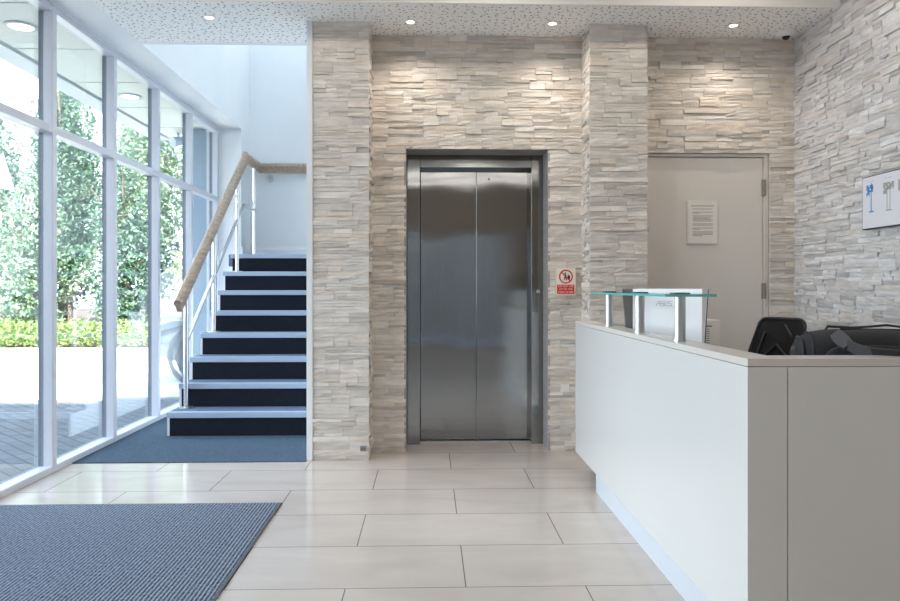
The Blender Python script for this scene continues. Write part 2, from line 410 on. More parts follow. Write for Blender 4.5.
    o = bpy.data.objects.new(name, me); C.objects.link(o)
    if parent: o.parent = parent
    else: struct(o)
    return o
# lift wall with its opening
stone_wall('wall_lift', (-0.388, Y_L, 0), (1,0,0), (0,-1,0), 1.446, CEIL, holes=((0.234, 1.211, 0, 2.073),), back=0.39)
# pillars (front and side faces)
pl = sempty('pillar_stairs'); stone_wall('stone_face', (-0.751, Y_P, 0), (1,0,0), (0,-1,0), 0.363, CEIL, back=0.23, parent=pl)
stone_wall('stone_return', (-0.390, Y_P+0.004, 0), (0,1,0), (1,0,0), 0.24, CEIL, back=0.2, parent=pl)
pr = sempty('pillar_door'); stone_wall('stone_face', (1.058, Y_P, 0), (1,0,0), (0,-1,0), 0.382, CEIL, back=0.23, parent=pr)
stone_wall('stone_return', (1.060, Y_P+0.004, 0), (0,1,0), (-1,0,0), 0.24, CEIL, back=0.2, parent=pr)
stone_wall('stone_return', (1.438, Y_P+0.004, 0), (0,1,0), (1,0,0), 0.24, CEIL, back=0.2, parent=pr)
# wall with the beige door, then the long right-hand wall
stone_wall('wall_door', (1.44, Y_L, 0), (1,0,0), (0,-1,0), 1.105, CEIL, holes=((0.0, 0.928, 0, 2.055),), back=0.25)
stone_wall('wall_right', (X_R, -0.6, 0), (0,1,0), (-1,0,0), 5.66, CEIL2, window_cool=1.0, back=0.2)  # cool window daylight put into this wall's stone colours
struct(MB().box(X_R, X_R+0.2, Y_BACK, -0.6, 0, CEIL2).build('wall_right.001', warm_white))

# ---- ceilings, fascia, unseen solid core added to stop light leaks
struct(MB().box(X_IN, X_R+0.2, Y_F, Y_CE, CEIL, CEIL+0.06).build('ceiling', perforated_mat()))
struct(MB().box(-2.4, X_R+0.2, Y_BACK-0.2, Y_F-0.004, CEIL2, CEIL2+0.12).build('ceiling.001', white_paint))
struct(MB().box(X_IN, X_R, Y_F-0.022, Y_F, CEIL, CEIL2).build('trim_fascia', warm_white))
core = MB().box(-0.745, 2.8, 5.47, 8.6, -0.05, 6.2); core.box(-0.745, 2.8, Y_CE, 5.47, CEIL+0.06, 6.2)
core.box(2.37, 2.8, 5.30, 5.47, 0, CEIL); core.box(1.058, 1.45, 5.06, 5.47, 0, CEIL); core.box(1.44, 2.8, 5.31, 5.47, 0, CEIL)
struct(core.build('light_block_core', warm_white))
# ---- stairwell shell
struct(MB().box(-0.79, -0.752, Y_P-0.012, 8.45, 0, CEIL).box(-0.79, -0.745, Y_CE, 8.45, CEIL, 6.2).build('wall_stair_right', white_paint))
struct(MB().box(-2.4, -0.745, 8.45, 8.6, 0, 6.2).build('wall_back', white_paint))
wl = MB().box(-2.40, X_IN, 8.06, 8.45, 0, CEIL)                         # solid end beyond the windows
wl.box(-2.40, X_IN, Y_F, 8.45, CEIL, 6.2); wl.box(-2.40, X_IN, Y_BACK, Y_F, CEIL, CEIL2)   # bulkhead over the windows
struct(wl.build('wall_left', white_paint))
struct(MB().box(X_IN, -0.745, Y_CE, Y_CE+0.06, CEIL, 6.2).build('wall_stair_front', white_paint))
roof = MB().box(-2.4, -1.85, Y_CE, 8.6, 6.2, 6.4); roof.box(-0.95, 2.8, Y_CE, 8.6, 6.2, 6.4); roof.box(-1.85, -0.95, Y_CE, 5.7, 6.2, 6.4); roof.box(-1.85, -0.95, 8.1, 8.6, 6.2, 6.4)
struct(roof.build('roof', white_paint))
struct(MB().box(-1.86, -0.94, 5.69, 8.11, 6.4, 6.41).build('added_rooflight', pane_m))  # unseen rooflight added to brighten the stairwell
bb = MB().box(X_IN, -0.79, 8.432, 8.45, 1.46, 1.562).box(X_IN, X_IN+0.018, 8.06, 8.432, 1.46, 1.562)
struct(bb.build('baseboard_landing', white_paint, bevel=0.004))

# ---- the glazed wall: frame and panes
win = sempty('window_1', (X_FR, 2.3, 0))
PITCH, Y0W = 0.8715, 8.040
Y_WIN = Y0W - PITCH*8                                   # the glazing starts here; plain wall nearer the entrance
ys = [Y0W - PITCH*k for k in range(0, 9)]
for i, yc in enumerate(ys):
    hw = 0.027
    MB().box(X_GL-0.005, X_FR, yc-hw, yc+hw, 0.0, CEIL).build('mullion', frame_white, win, bevel=0.004)
    MB().box(X_GL-0.034, X_GL-0.003, yc-hw+0.001, yc+hw-0.001, 0.0, CEIL).build('mullion_cap', dark_cap, win)
ya, yb = Y_WIN-0.027, Y0W+0.027
MB().box(X_GL-0.03, X_FR-0.002, ya, yb, 0.0, 0.042).build('bottom_rail', frame_white, win, bevel=0.004)
MB().box(X_GL-0.03, X_FR-0.002, ya, yb, 2.058, 2.108).build('transom', frame_white, win, bevel=0.003)
MB().box(X_GL-0.03, X_FR-0.002, ya, yb, CEIL-0.055, CEIL).build('head_rail', frame_white, win, bevel=0.003)
MB().box(X_FR-0.03, X_FR+0.006, ya, yb, CEIL-0.02, CEIL).build('head_bead', frame_white, win)
edges = [yb] + ys[1:]
struct(MB().box(-2.40, X_FR, Y_BACK, Y_WIN-0.028, 0, CEIL).build('wall_left.001', warm_white))  # unseen stretch made solid to cut daylight on the desk
for hi, lo in zip(edges, edges[1:]):
    for z0, z1 in ((0.04, 2.06), (2.106, CEIL-0.05)):
        MB().box(X_GL-0.004, X_GL+0.004, lo+0.02, hi-0.02, z0, z1).build('pane', pane_m, win)

# ---- unseen glazed entrance, added for light and lift reflections, in a plain wall
bw = MB().box(-2.4, -0.9, Y_BACK-0.2, Y_BACK, 0, CEIL2); bw.box(1.5, X_R+0.2, Y_BACK-0.2, Y_BACK, 0, CEIL2); bw.box(-0.9, 1.5, Y_BACK-0.2, Y_BACK, 2.2, CEIL2)
struct(bw.build('wall_front', mat('front_wall_paint', srgb(156,148,140), 0.7)))
ent = sempty('added_entrance', (0.2, Y_BACK-0.1, 0))
fm = MB()
for x in (-0.9, 0.275, 1.45): fm.box(x, x+0.05, Y_BACK-0.13, Y_BACK-0.07, 0, 2.2)
fm.box(-0.9, 1.5, Y_BACK-0.13, Y_BACK-0.07, 2.14, 2.2); fm.box(-0.9, 1.5, Y_BACK-0.13, Y_BACK-0.07, 0, 0.05)
fm.build('frame', frame_white, ent)
MB().box(-0.89, 1.49, Y_BACK-0.104, Y_BACK-0.096, 0.03, 2.17).build('pane', pane_m, ent)

# ---- outside: canopy, blade wall, an added unseen wing behind to shade the paving
can = sempty('canopy', (-2.8, 3, 2.92))
soff = mat('canopy_panel', srgb(206,210,200), 0.5)
yj = [4.733 + 0.907*k for k in range(-9, 5)] + [9.0]
for a, b in zip(yj, yj[1:]): MB().box(-3.10, -2.40, a+0.011, b-0.011, 2.92, 2.95).build('soffit_panel', soff, can)
MB().box(-3.33, -2.36, yj[0], 9.02, 2.951, 3.10).build('canopy_deck', mat('canopy_deck', srgb(70,76,82), 0.6), can)
MB().box(-3.33, -3.13, yj[0], 9.02, 2.905, 2.955).build('edge_beam', mat('edge_beam', srgb(196,202,204), 0.5), can)
struct(MB().box(-2.78, -2.42, 8.42, 8.62, -0.06, 2.92).build('pillar_outside', mat('slate_render', srgb(110,132,152), 0.7)))
struct(MB().box(-9, 9, -12.5, -7.0, -0.06, 11.4).build('added_shade_wing', mat('shade_wing_brick', srgb(112,106,102), 0.85, noise=(2, 0.1))))

# ------------------------------------------------------------------ lift
lift = thing('lift', 'stainless steel lift with closed double doors set in the stone wall', 'lift', (0.34, 5.3, 0))
fr = MB().box(-0.160, -0.061, 5.28, 5.43, 0, 2.075); fr.build('door_jamb', steel, lift, bevel=0.002)
MB().box(0.739, 0.830, 5.28, 5.43, 0, 2.075).build('door_jamb', steel, lift, bevel=0.002)
MB().box(-0.061, 0.739, 5.285, 5.43, 1.985, 2.075).build('header_panel', steel, lift, bevel=0.002)
for x0, x1 in ((-0.058, 0.3485), (0.3515, 0.752)):
    d = MB().box(x0, x1, 5.405, 5.44, 0.012, 1.986).build('sliding_door', steel, lift, bevel=0.0015)
MB().box(-0.09, 0.77, 5.442, 5.455, 0, 2.07).build('shaft_backing', black_p, lift)
MB().box(-0.061, 0.739, 5.36, 5.44, 0.0, 0.006).build('sill_track', satin, lift)
k = MB().lathe([(0.013,0),(0.013,0.004),(0.010,0.006)], (0,0,0), 20, 'y').xf(Matrix.Translation((0.788, 5.280, 1.095)) @ Matrix.Scale(-1, 4, (0,1,0))).build('key_switch', satin, lift)
MB().box(-0.0015, 0.0015, -0.008, -0.0055, -0.005, 0.005).xf(Matrix.Translation((0.788, 5.280, 1.095))).build('keyhole', black_p, k)
MB().lathe([(0.007,0),(0.007,0.003)], (0.443, 5.402, 1.918), 16, 'y').build('release_lock', black_p, lift)
# plaster reveal round the lift opening
rv = MB().box(0.824, 0.834, Y_L-0.004, 5.43, 0, 2.085).box(-0.166, -0.156, Y_L-0.004, 5.43, 0, 2.085).box(-0.166, 0.834, Y_L-0.002, 5.43, 2.0745, 2.086)
struct(rv.build('trim_lift_reveal', mat('reveal_grey', srgb(160,154,148), 0.7)))

# ------------------------------------------------------------------ no-lift-in-fire sign
sg = thing('warning_sign', 'small red and white no-lift-in-a-fire sign on the stone right of the lift', 'sign', (0.94, 5.032, 1.165))
sw, red, blk = mat('sign_white', srgb(236,230,216), 0.4), mat('sign_red', srgb(206,36,28), 0.4), mat('sign_black', srgb(30,30,30), 0.5)
MB().box(0.869, 1.011, 5.032, 5.048, 1.066, 1.262).build('sign_board', mat('sign_edge', srgb(222,204,184), 0.4), sg, bevel=0.001)
MB().box(0.876, 1.004, 5.0308, 5.0325, 1.074, 1.255).build('sign_face', sw, sg)
MB().box(0.880, 1.000, 5.0300, 5.0312, 1.079, 1.143).build('red_panel', red, sg)
ring = MB(); cx, cz = 0.941, 1.198; n = 40
for j in range(n):
    a0, a1 = 2*PI*j/n, 2*PI*(j+1)/n; q = lambda r, a: (cx+r*math.cos(a), cz+r*math.sin(a))
    ring.prism([q(0.048,a0), q(0.048,a1), q(0.039,a1), q(0.039,a0)], 5.0296, 5.0309, 'y')
ring.prism([(cx-0.031,cz+0.025),(cx-0.025,cz+0.031),(cx+0.031,cz-0.025),(cx+0.025,cz-0.031)], 5.0294, 5.0309, 'y')
ring.build('prohibition_ring', red, sg)
fg = MB()
fg.prism([(cx-0.004+0.006*math.cos(a), cz+0.022+0.006*math.sin(a)) for a in [2*PI*i/12 for i in range(12)]], 5.0301, 5.0309, 'y')
fg.prism([(cx-0.012,cz+0.014),(cx+0.004,cz+0.014),(cx+0.003,cz-0.006),(cx+0.009,cz-0.026),(cx+0.003,cz-0.026),(cx-0.004,cz-0.008),(cx-0.011,cz-0.026),(cx-0.016,cz-0.025),(cx-0.010,cz-0.004)], 5.0301, 5.0309, 'y')
fg.prism([(cx+0.012,cz-0.022),(cx+0.026,cz-0.020),(cx+0.030,cz-0.004),(cx+0.024,cz+0.014),(cx+0.021,cz+0.002),(cx+0.016,cz+0.020),(cx+0.011,cz+0.0)], 5.0301, 5.0309, 'y')
fg.build('pictogram', blk, sg)
for i, s_ in enumerate(('DO NOT USE', 'LIFT IN THE', 'EVENT OF FIRE')):
    text('lettering', s_, 0.0185, (0.940, 5.0299, 1.132-0.0205*i), (PI/2,0,0), sw, sg, sxy=(0.95 if i < 2 else 0.84, 1))

# ------------------------------------------------------------------ downlights and dome camera on the perforated ceiling
DL = [(-1.40, 4.754, 'recessed downlight in the perforated ceiling, leftmost, beside the stair lobby'),
      (-0.117, 4.796, 'recessed downlight in the perforated ceiling, next to the stairs-side stone pillar'),
      (0.809, 4.796, 'recessed downlight in the perforated ceiling above the right edge of the lift'),
      (2.005, 4.798, 'recessed downlight in the perforated ceiling above the beige door')]
ring_m = mat('lamp_ring', srgb(240,240,238), 0.4)
def downlight(x, y, z, label, power, group=None, size=2.3, r=0.027, blend=1.0):
    t = thing('downlight', label, 'downlight', (x, y, z), group)
    MB().lathe([(r*0.88,-0.001),(r*0.95,-0.005),(r*1.3,-0.005),(r*1.34,-0.001)], (x,y,z), 28).build('trim_ring', ring_m, t, smooth=True)
    MB().lathe([(0.001,-0.0035),(r*0.9,-0.0045),(r*0.9,-0.0012)], (x,y,z), 28).build('lens', lamp_m, t)
    l = bpy.data.lights.new('downlight_lamp', 'SPOT'); l.energy = power; l.spot_size = size; l.spot_blend = blend; l.shadow_soft_size = 0.03; l.color = (1.0, 0.90, 0.78)
    o = bpy.data.objects.new('downlight_lamp', l); C.objects.link(o); o.location = (x, y, z-0.012); o.parent = t; o.matrix_parent_inverse = Matrix.Translation((-x,-y,-z))
    return t
for x, y, lb in DL: downlight(x, y, CEIL, lb, 10.0)
for y in (3.75, 1.6, -0.6, -2.3):  # unseen fill downlights, added to light the hall and fascia
    for x in (-1.1, 0.35, 1.75):
        downlight(x, y, CEIL2, 'added fill downlight in the plain white main ceiling of the hall', 13.0 if y > 3 else 2.0, 'added fill downlights of the main ceiling', size=2.95, r=0.05, blend=0.35)
for y, lb in ((-1.75, 'added slim white strip light across the main ceiling, nearer the stone wall'), (-2.75, 'added slim white strip light across the main ceiling, nearer the entrance door')):
    t = thing('added_strip_light', lb, 'light', (0.3, y, CEIL2))  # unseen strips added so the lift doors reflect bright lines
    MB().box(-1.3, 1.9, y-0.035, y+0.035, CEIL2-0.03, CEIL2).build('housing', ring_m, t, bevel=0.004)
    MB().box(-1.28, 1.88, y-0.025, y+0.025, CEIL2-0.034, CEIL2-0.029).build('diffuser', mat('strip_lens', (1,1,1,1), 0.5, emit=((1,0.96,0.90,1), 13.0)), t)
dc = thing('security_camera', 'white dome security camera on the ceiling above the door corner', 'camera', (2.42, 4.93, CEIL))
MB().lathe([(0.062,0),(0.062,-0.012),(0.055,-0.022),(0.036,-0.028),(0.001,-0.028)], (2.42,4.93,CEIL), 32).build('mount', mat('camera_white', srgb(240,238,236), 0.4), dc, smooth=True)
MB().lathe([(0.026,-0.026)]+[(0.026*math.cos(a), -0.026-0.024*math.sin(a)) for a in (0.3,0.6,0.9,1.2,1.5)], (2.42,4.93,CEIL), 28).build('dome', mat('dome_black', srgb(24,24,26), 0.1), dc, smooth=True)

# ------------------------------------------------------------------ beige door and frame
dr = sempty('door_1', (1.9, 5.10, 0))
MB().box(1.38, 2.336, 5.095, 5.14, 0.005, 2.030).build('door_leaf', door_m, dr, bevel=0.002)
MB().box(2.340, 2.372, 5.080, 5.16, 0, 2.035).box(1.38, 2.372, 5.080, 5.16, 2.034, 2.054).build('door_frame', jamb_m, dr, bevel=0.002)
for z in (1.82, 1.10, 0.25):
    MB().tube([(2.338, 5.074, z-0.055), (2.338, 5.074, z+0.055)], 0.008, 10).box(2.327, 2.35, 5.074, 5.096, z-0.055, z+0.055).build('hinge', mat('hinge_grey', srgb(142,136,130), 0.4), dr)
struct(MB().box(1.44, 2.40, 5.16, 5.30, 0, 2.10).build('wall_behind_door', warm_white))
nt_ = thing('notice', 'white printed notice in a frame on the beige door', 'notice', (1.907, 5.09, 1.577))
MB().box(1.800, 2.014, 5.084, 5.095, 1.427, 1.727).build('holder', mat('paper_holder', srgb(226,220,212), 0.3), nt_, bevel=0.001)
MB().box(1.808, 2.006, 5.0832, 5.0845, 1.436, 1.720).build('sheet', mat('paper', srgb(232,227,220), 0.6), nt_)
pm = MB(); z = 1.694
pm.box(1.826, 1.986, 5.0826, 5.0834, z-0.005, z)
for i, (dz, w_) in enumerate(((.022,.135),(.022,.14),(.008,.045),(.018,.14),(.009,.13),(.009,.12),(.009,.14),(.009,.13),(.020,.14),(.009,.14),(.020,.14),(.008,.05),(.018,.14),(.009,.14),(.009,.14),(.009,.07))):
    z -= dz; pm.box(1.838, 1.838+w_, 5.0826, 5.0834, z-0.0036, z)
pm.build('printed_lines', mat('ink', srgb(150,142,136), 0.7), nt_)

# ------------------------------------------------------------------ framed drawing on the right wall
po = thing('framed_print', 'black-framed print with a blue and a grey diagram on the right stone wall', 'picture', (2.52, 4.05, 1.6))
ya_, yb_ = 3.79, 4.205
MB().box(2.512, 2.540, ya_, yb_, 1.455, 1.758).build('frame', black_p, po, bevel=0.001)
MB().box(2.5105, 2.5135, ya_+0.006, yb_-0.006, 1.461, 1.752).build('print', mat('print_white', srgb(226,228,236), 0.25), po)
def pbox(m, y0, y1, z0, z1): m.box(2.5098, 2.5108, y0, y1, z0, z1)   # y0..y1 measured from the left edge, towards the camera
bl = MB(); Yl = lambda d: yb_-d
def blk_(m, d0, d1, z0, z1): pbox(m, Yl(d1), Yl(d0), z0, z1)
for r_ in range(6):
    for c_ in range(6):
        if (r_+c_*5) % 7 != 3 and not (r_ > 3 and c_ > 2): blk_(bl, 0.045+c_*0.0105, 0.0545+c_*0.0105, 1.696-r_*0.0105, 1.7055-r_*0.0105)
blk_(bl, 0.087, 0.093, 1.555, 1.715); blk_(bl, 0.070, 0.112, 1.549, 1.556); blk_(bl, 0.086, 0.112, 1.684, 1.690)
bl.build('blue_diagram', mat('print_blue', srgb(56,140,205), 0.4), po)['label'] = 'blue line diagram'
gy = MB()
for r_ in range(6):
    for c_ in range(9):
        if (r_*3+c_*5) % 7 != 2 and not (r_ > 3 and c_ > 2): blk_(gy, 0.200+c_*0.0105, 0.2095+c_*0.0105, 1.690-r_*0.0105, 1.6995-r_*0.0105)
blk_(gy, 0.232, 0.237, 1.548, 1.690); blk_(gy, 0.258, 0.263, 1.548, 1.690); blk_(gy, 0.225, 0.275, 1.543, 1.549)
blk_(gy, 0.330, 0.385, 1.64, 1.70); blk_(gy, 0.355, 0.361, 1.548, 1.64)
gy.build('grey_diagram', mat('print_grey', srgb(164,164,160), 0.5), po)['label'] = 'grey line diagram'
for d in (0.060, 0.085, 0.103, 0.218, 0.246, 0.262):
    tx = MB(); blk_(tx, d, d+0.009, 1.722, 1.726); tx.build('caption', mat('print_ink', srgb(150,152,160), 0.5), po)

# ------------------------------------------------------------------ small plate low on the pillar
sk = thing('wall_socket', 'small grey socket plate low on the left stone pillar', 'socket', (-0.425, 4.80, 0.08))
MB().box(-0.443, -0.405, 4.795, 4.815, 0.062, 0.095).build('plate', mat('socket_grey', srgb(140,136,134), 0.5), sk, bevel=0.002)
MB().box(-0.437, -0.427, 4.7935, 4.796, 0.072, 0.086).box(-0.421, -0.411, 4.7935, 4.796, 0.072, 0.086).build('outlet', mat('socket_dark', srgb(90,88,88), 0.5), sk)

# ------------------------------------------------------------------ entrance mat
em = thing('entrance_mat', 'blue-grey ribbed entrance mat let into the tiled floor', 'mat', (-1.5, 2.4, 0))
MB().box(-2.235, -0.772, 0.6, 3.846, 0.0, 0.007).build('ribbed_pile', mat_rib(), em)
MB().box(-0.772, -0.761, 0.6, 3.857, 0.0, 0.006).box(-2.235, -0.761, 3.846, 3.857, 0.0, 0.006).build('metal_edging', mat('mat_edging', srgb(96,98,104), 0.5, metal=0.6), em)

# ------------------------------------------------------------------ staircase
RISE, GOING, YS, XS0, XS1 = 0.1825, 0.27, 5.60, -1.962, -0.793
st = thing('staircase', 'carpeted staircase with dark risers climbing to a landing left of the pillar', 'staircase', (-1.38, YS, 0))
for i in range(8):
    y, z = YS+GOING*i, RISE*(i+1)
    xl = XS0 if i < 6 else XS0-0.028
    MB().box(xl+0.014, XS1, y+0.014, y+0.034, z-RISE+(0.006 if i == 0 else 0), z-0.012).build('riser', riser_m, st)
    tr_ = MB().box(XS0, XS1, y+0.012, y+GOING+0.02, z-0.03, z) if i < 7 else MB().box(XS0, XS1, y+0.012, y+0.06, z-0.03, z).box(X_IN+0.004, XS1, y+0.06, 8.430, z-0.12, z)
    tr_ = tr_.build('tread' if i < 7 else 'landing', tread_m, st)
    MB().box(xl-0.004, XS1, y-0.002, y+0.055, z-0.040, z+0.003).build('nosing', nosing_m, tr_, bevel=0.003)['label'] = 'pale stair nosing'
poly = [(YS+0.02, 0.006)]
for i in range(8): poly += [(YS+0.02+GOING*i, RISE*(i+1)-0.012), (YS+0.02+GOING*(i+1), RISE*(i+1)-0.012)]
poly = poly[:-1] + [(8.05, RISE*8-0.12), (8.05, 0.006)]
MB().prism(poly, XS0-0.006, XS0+0.012, 'x').build('side_panel', white_paint, st)

bal = thing('stair_balustrade', 'oak handrail on polished steel posts along the open stair side', 'balustrade', (-1.89, 5.8, RISE))
XB, SL = -1.89, 0.724
prof = [(a_*1.12, b_*1.12) for a_, b_ in [(0.018,-0.05),(0.018,-0.012),(0.024,0.0),(0.027,0.016),(0.024,0.032),(0.014,0.043),(0,0.047),(-0.014,0.043),(-0.024,0.032),(-0.027,0.016),(-0.024,0.0),(-0.018,-0.012),(-0.018,-0.05)]]
zr = lambda y: 0.985 + (y-5.63)*SL
YT = 7.69
MB().sweep([(XB,5.63,zr(5.63)), (XB,YT,zr(YT)), (XB,8.365,zr(YT)-0.005), (-0.792,8.365,zr(YT)-0.005)], prof).build('handrail', oak, bal, smooth=True)
def post(y, z0):
    z1 = min(zr(y), zr(YT)) - 0.045
    p = MB().tube([(XB,y,z0), (XB,y,z1)], 0.020, 16).build('post', chrome, bal, smooth=True)
    MB().lathe([(0.055,0.001),(0.055,0.008),(0.024,0.012)], (XB,y,z0), 28).build('base_plate', satin, p, smooth=True)
    MB().tube([(XB,y,z1-0.02), (XB,y,z1+0.004)], 0.012, 10).build('saddle', satin, p)
for y, k in ((5.82,1), (6.57,4), (7.36,7), (8.07,8)): post(y, RISE*k)
zm = lambda y: zr(5.82)-0.42 + (y-5.82)*0.71
MB().tube([(XB,5.82,zm(5.82)), (XB,7.60,zm(7.60)), (XB,8.07,zm(7.60)-0.0)], 0.016, 14).build('mid_rail', chrome, bal, smooth=True)
MB().lathe([(0.042,0),(0.042,-0.008),(0.02,-0.012)], (-1.80, 8.448, 2.36), 24, 'y').tube([(-1.80,8.44,2.36),(-1.80,8.38,2.37),(-1.80,8.37,2.43)], 0.008, 8).build('wall_bracket', satin, bal, smooth=True)

# ------------------------------------------------------------------ reception desk
dk = thing('reception_desk', 'white laminate reception desk with raised ledge, facing the window', 'desk', (0.95, 3.0, 0))
DX0, DX1, DY0, DY1, DZ = 0.90, 1.0, 2.058, 4.50, 0.92
MB().box(DX0, DX1-0.004, DY0+0.001, DY1, 0.118, DZ-0.0235).build('front_panel', laminate, dk, bevel=0.002)
MB().box(DX0+0.02, 1.55, DY0+0.10, 4.03, 0.0, 0.116).build('kickboard', mat('kick_white', srgb(206,210,216), 0.3), dk)
MB().box(DX1-0.003, 1.014, DY0, DY0+0.095, 0.0, DZ-0.0235).box(DX0+0.0005, DX1, DY0, DY0+0.095, 0.0, DZ-0.0235).build('corner_post', laminate, dk, bevel=0.0012)
MB().box(1.0165, 2.38, DY0, DY0+0.095, 0.0, DZ-0.0235).build('side_panel', laminate, dk, bevel=0.0012)
MB().box(DX1, 1.56, DY1-0.06, DY1, 0.118, DZ-0.0235).build('end_panel', laminate, dk, bevel=0.0012)
MB().prism([(DX0,DY0),(2.38,DY0),(2.38,DY0+0.105),(DX1+0.003,DY0+0.105),(DX1+0.003,DY1-0.07),(1.56,DY1-0.07),(1.56,DY1),(DX0,DY1)], DZ-0.022, DZ, 'z').build('ledge', ledge_m, dk, bevel=0.0015)
MB().prism([(DX1,DY0+0.1),(2.38,DY0+0.1),(2.38,2.78),(1.62,2.95),(1.55,DY1-0.07),(DX1,DY1-0.07)], 0.715, 0.742, 'z').build('worktop', laminate, dk, bevel=0.002)
MB().box(1.05, 1.52, 4.05, 4.42, 0.118, 0.712).build('pedestal', laminate, dk, bevel=0.002)
MB().box(2.0, 2.36, 2.19, 2.72, 0.0, 0.712).build('pedestal', laminate, dk, bevel=0.002)

sh = thing('glass_shelf', 'clear glass shelf raised on three silver posts on the desk ledge', 'shelf', (0.95, 3.3, DZ))
for y in (3.83, 3.276, 2.748):
    p = MB().tube([(0.945,y,DZ+0.004), (0.945,y,1.088)], 0.0205, 24).build('post', satin, sh, smooth=True)
    MB().lathe([(0.024,0),(0.024,0.004),(0.0205,0.005)], (0.945,y,DZ), 24).build('foot', satin, p, smooth=True)
    MB().box(0.915, 0.975, y-0.03, y+0.03, 1.098, 1.103).build('clamp_plate', mat('clamp_grey', srgb(90,110,110), 0.4), p, bevel=0.002)
gl_ = MB().prism([(0.865,2.665),(1.05,2.665),(1.05,3.91),(0.865,3.91)], 1.088, 1.098, 'z').build('glass_plate', shelf_glass, sh)
em_ = mat('glass_edge', srgb(104,186,180), 0.1)
MB().box(0.8635,0.8652,2.665,3.91,1.0882,1.0978).box(0.8635,1.0515,2.6635,2.6652,1.0882,1.0978).box(1.0498,1.0515,2.665,3.91,1.0882,1.0978).box(0.8635,1.0515,3.9098,3.9115,1.0882,1.0978).build('polished_edge', em_, sh)['label'] = 'green polished glass edge'

# ------------------------------------------------------------------ monitor on the worktop (back towards the camera)
mo = thing('computer_monitor', 'white-backed computer monitor standing behind the glass shelf', 'monitor', (1.19, 3.7, 0.742))
mw = 0.39
back = [(0.0,0.0)]
bm1 = MB()
# local: x along width, y = towards the user, z up; wedge, thick at the top
bm1.prism([(0.0,0.80),(0.0,1.115),(0.062,1.117),(0.018,0.80)], -mw/2, mw/2, 'x')
bz = MB().prism([(-mw/2-0.045,0.80),(mw/2,0.80),(mw/2,1.1175),(-mw/2-0.105,1.1175)], 0.0, 0.008, 'y').xf(Matrix.Translation((0,0.018,0.80)) @ Matrix.Rotation(-0.139,4,'X') @ Matrix.Translation((0,0,-0.80)))
lg = MB()
def stroke(m, pts, wd):
    for (x0,z0),(x1,z1) in zip(pts, pts[1:]):
        d = Vector((x1-x0, z1-z0)).normalized(); nn = Vector((-d.y, d.x))*wd/2
        m.prism([(x0-d.x*wd/2+nn.x,z0-d.y*wd/2+nn.y),(x1+d.x*wd/2+nn.x,z1+d.y*wd/2+nn.y),(x1+d.x*wd/2-nn.x,z1+d.y*wd/2-nn.y),(x0-d.x*wd/2-nn.x,z0-d.y*wd/2-nn.y)], -0.0012, 0.0006, 'y')
H_ = 0.021; sl = lambda x, z: (x + z*0.22, z)
for ch, x0 in (('A',0),('S',0.022),('U',0.043),('S',0.064)):
    if ch == 'A': stroke(lg, [(x0-0.004,0), (x0+0.010,H_), (x0+0.018,H_), (x0+0.017,0)], 0.0032); stroke(lg, [(x0+0.004,H_*0.42),(x0+0.016,H_*0.42)], 0.0028)
    if ch == 'S': stroke(lg, [sl(x0+0.016,H_), sl(x0,H_), sl(x0,H_*0.5), sl(x0+0.015,H_*0.5), sl(x0+0.015,0), sl(x0-0.001,0)], 0.0032)
    if ch == 'U': stroke(lg, [sl(x0,H_), sl(x0,0), sl(x0+0.015,0), sl(x0+0.015,H_)], 0.0032)
lg.xf(Matrix.Translation((-0.052, -0.0005, 1.030)))
neck = MB().box(-0.05, 0.05, 0.012, 0.03, 0.752, 0.82); foot = MB().prism([(-0.11,-0.07),(0.11,-0.07),(0.11,0.09),(-0.11,0.09)], 0.742, 0.754, 'z')
MM = Matrix.Translation((1.215, 3.74, 0)) @ Matrix.Rotation(math.radians(-47), 4, 'Z')
mw_m = mat('monitor_white', srgb(238,240,242), 0.25)
bk = bm1.xf(MM).build('back_shell', mw_m, mo, bevel=0.002)
bz.xf(MM).build('screen_bezel', mat('bezel_black', srgb(26,24,24), 0.2), mo, bevel=0.001)
lo_ = lg.xf(MM).build('logo', mat('logo_grey', srgb(172,174,176), 0.35, metal=0.3), bk); lo_['label'] = 'grey lettered logo'
sd = MB().prism([(-mw/2-0.040,0.805),(-mw/2,0.805),(-mw/2,1.115),(-mw/2-0.100,1.115)], -0.003, 0.0, 'y').xf(Matrix.Translation((0,0.018,0.80)) @ Matrix.Rotation(-0.139,4,'X') @ Matrix.Translation((0,0,-0.80))).xf(MM).build('side_vent', mat('side_brown', srgb(70,60,54), 0.6), bk); sd['label'] = 'dark brown side face'
neck.xf(MM).build('neck', mw_m, mo); foot.xf(MM).build('foot', mw_m, mo, bevel=0.004)

# small slotted desk unit right of the monitor
bx = thing('desktop_unit', 'small beige slotted box standing behind the monitor on the desk', 'box', (1.60, 4.2, 0.742))
MB().box(1.575, 1.672, 4.18, 4.40, 0.742, 0.936).build('case', mat('unit_beige', srgb(234,228,220), 0.4), bx, bevel=0.004)
sl_ = MB(); sl_.box(1.583, 1.622, 4.1785, 4.181, 0.898, 0.905)
for i in range(9): sl_.box(1.583, 1.608, 4.1785, 4.181, 0.882-0.013*i, 0.886-0.013*i)
sl_.build('slots', mat('slot_grey', srgb(120,114,108), 0.5), bx)

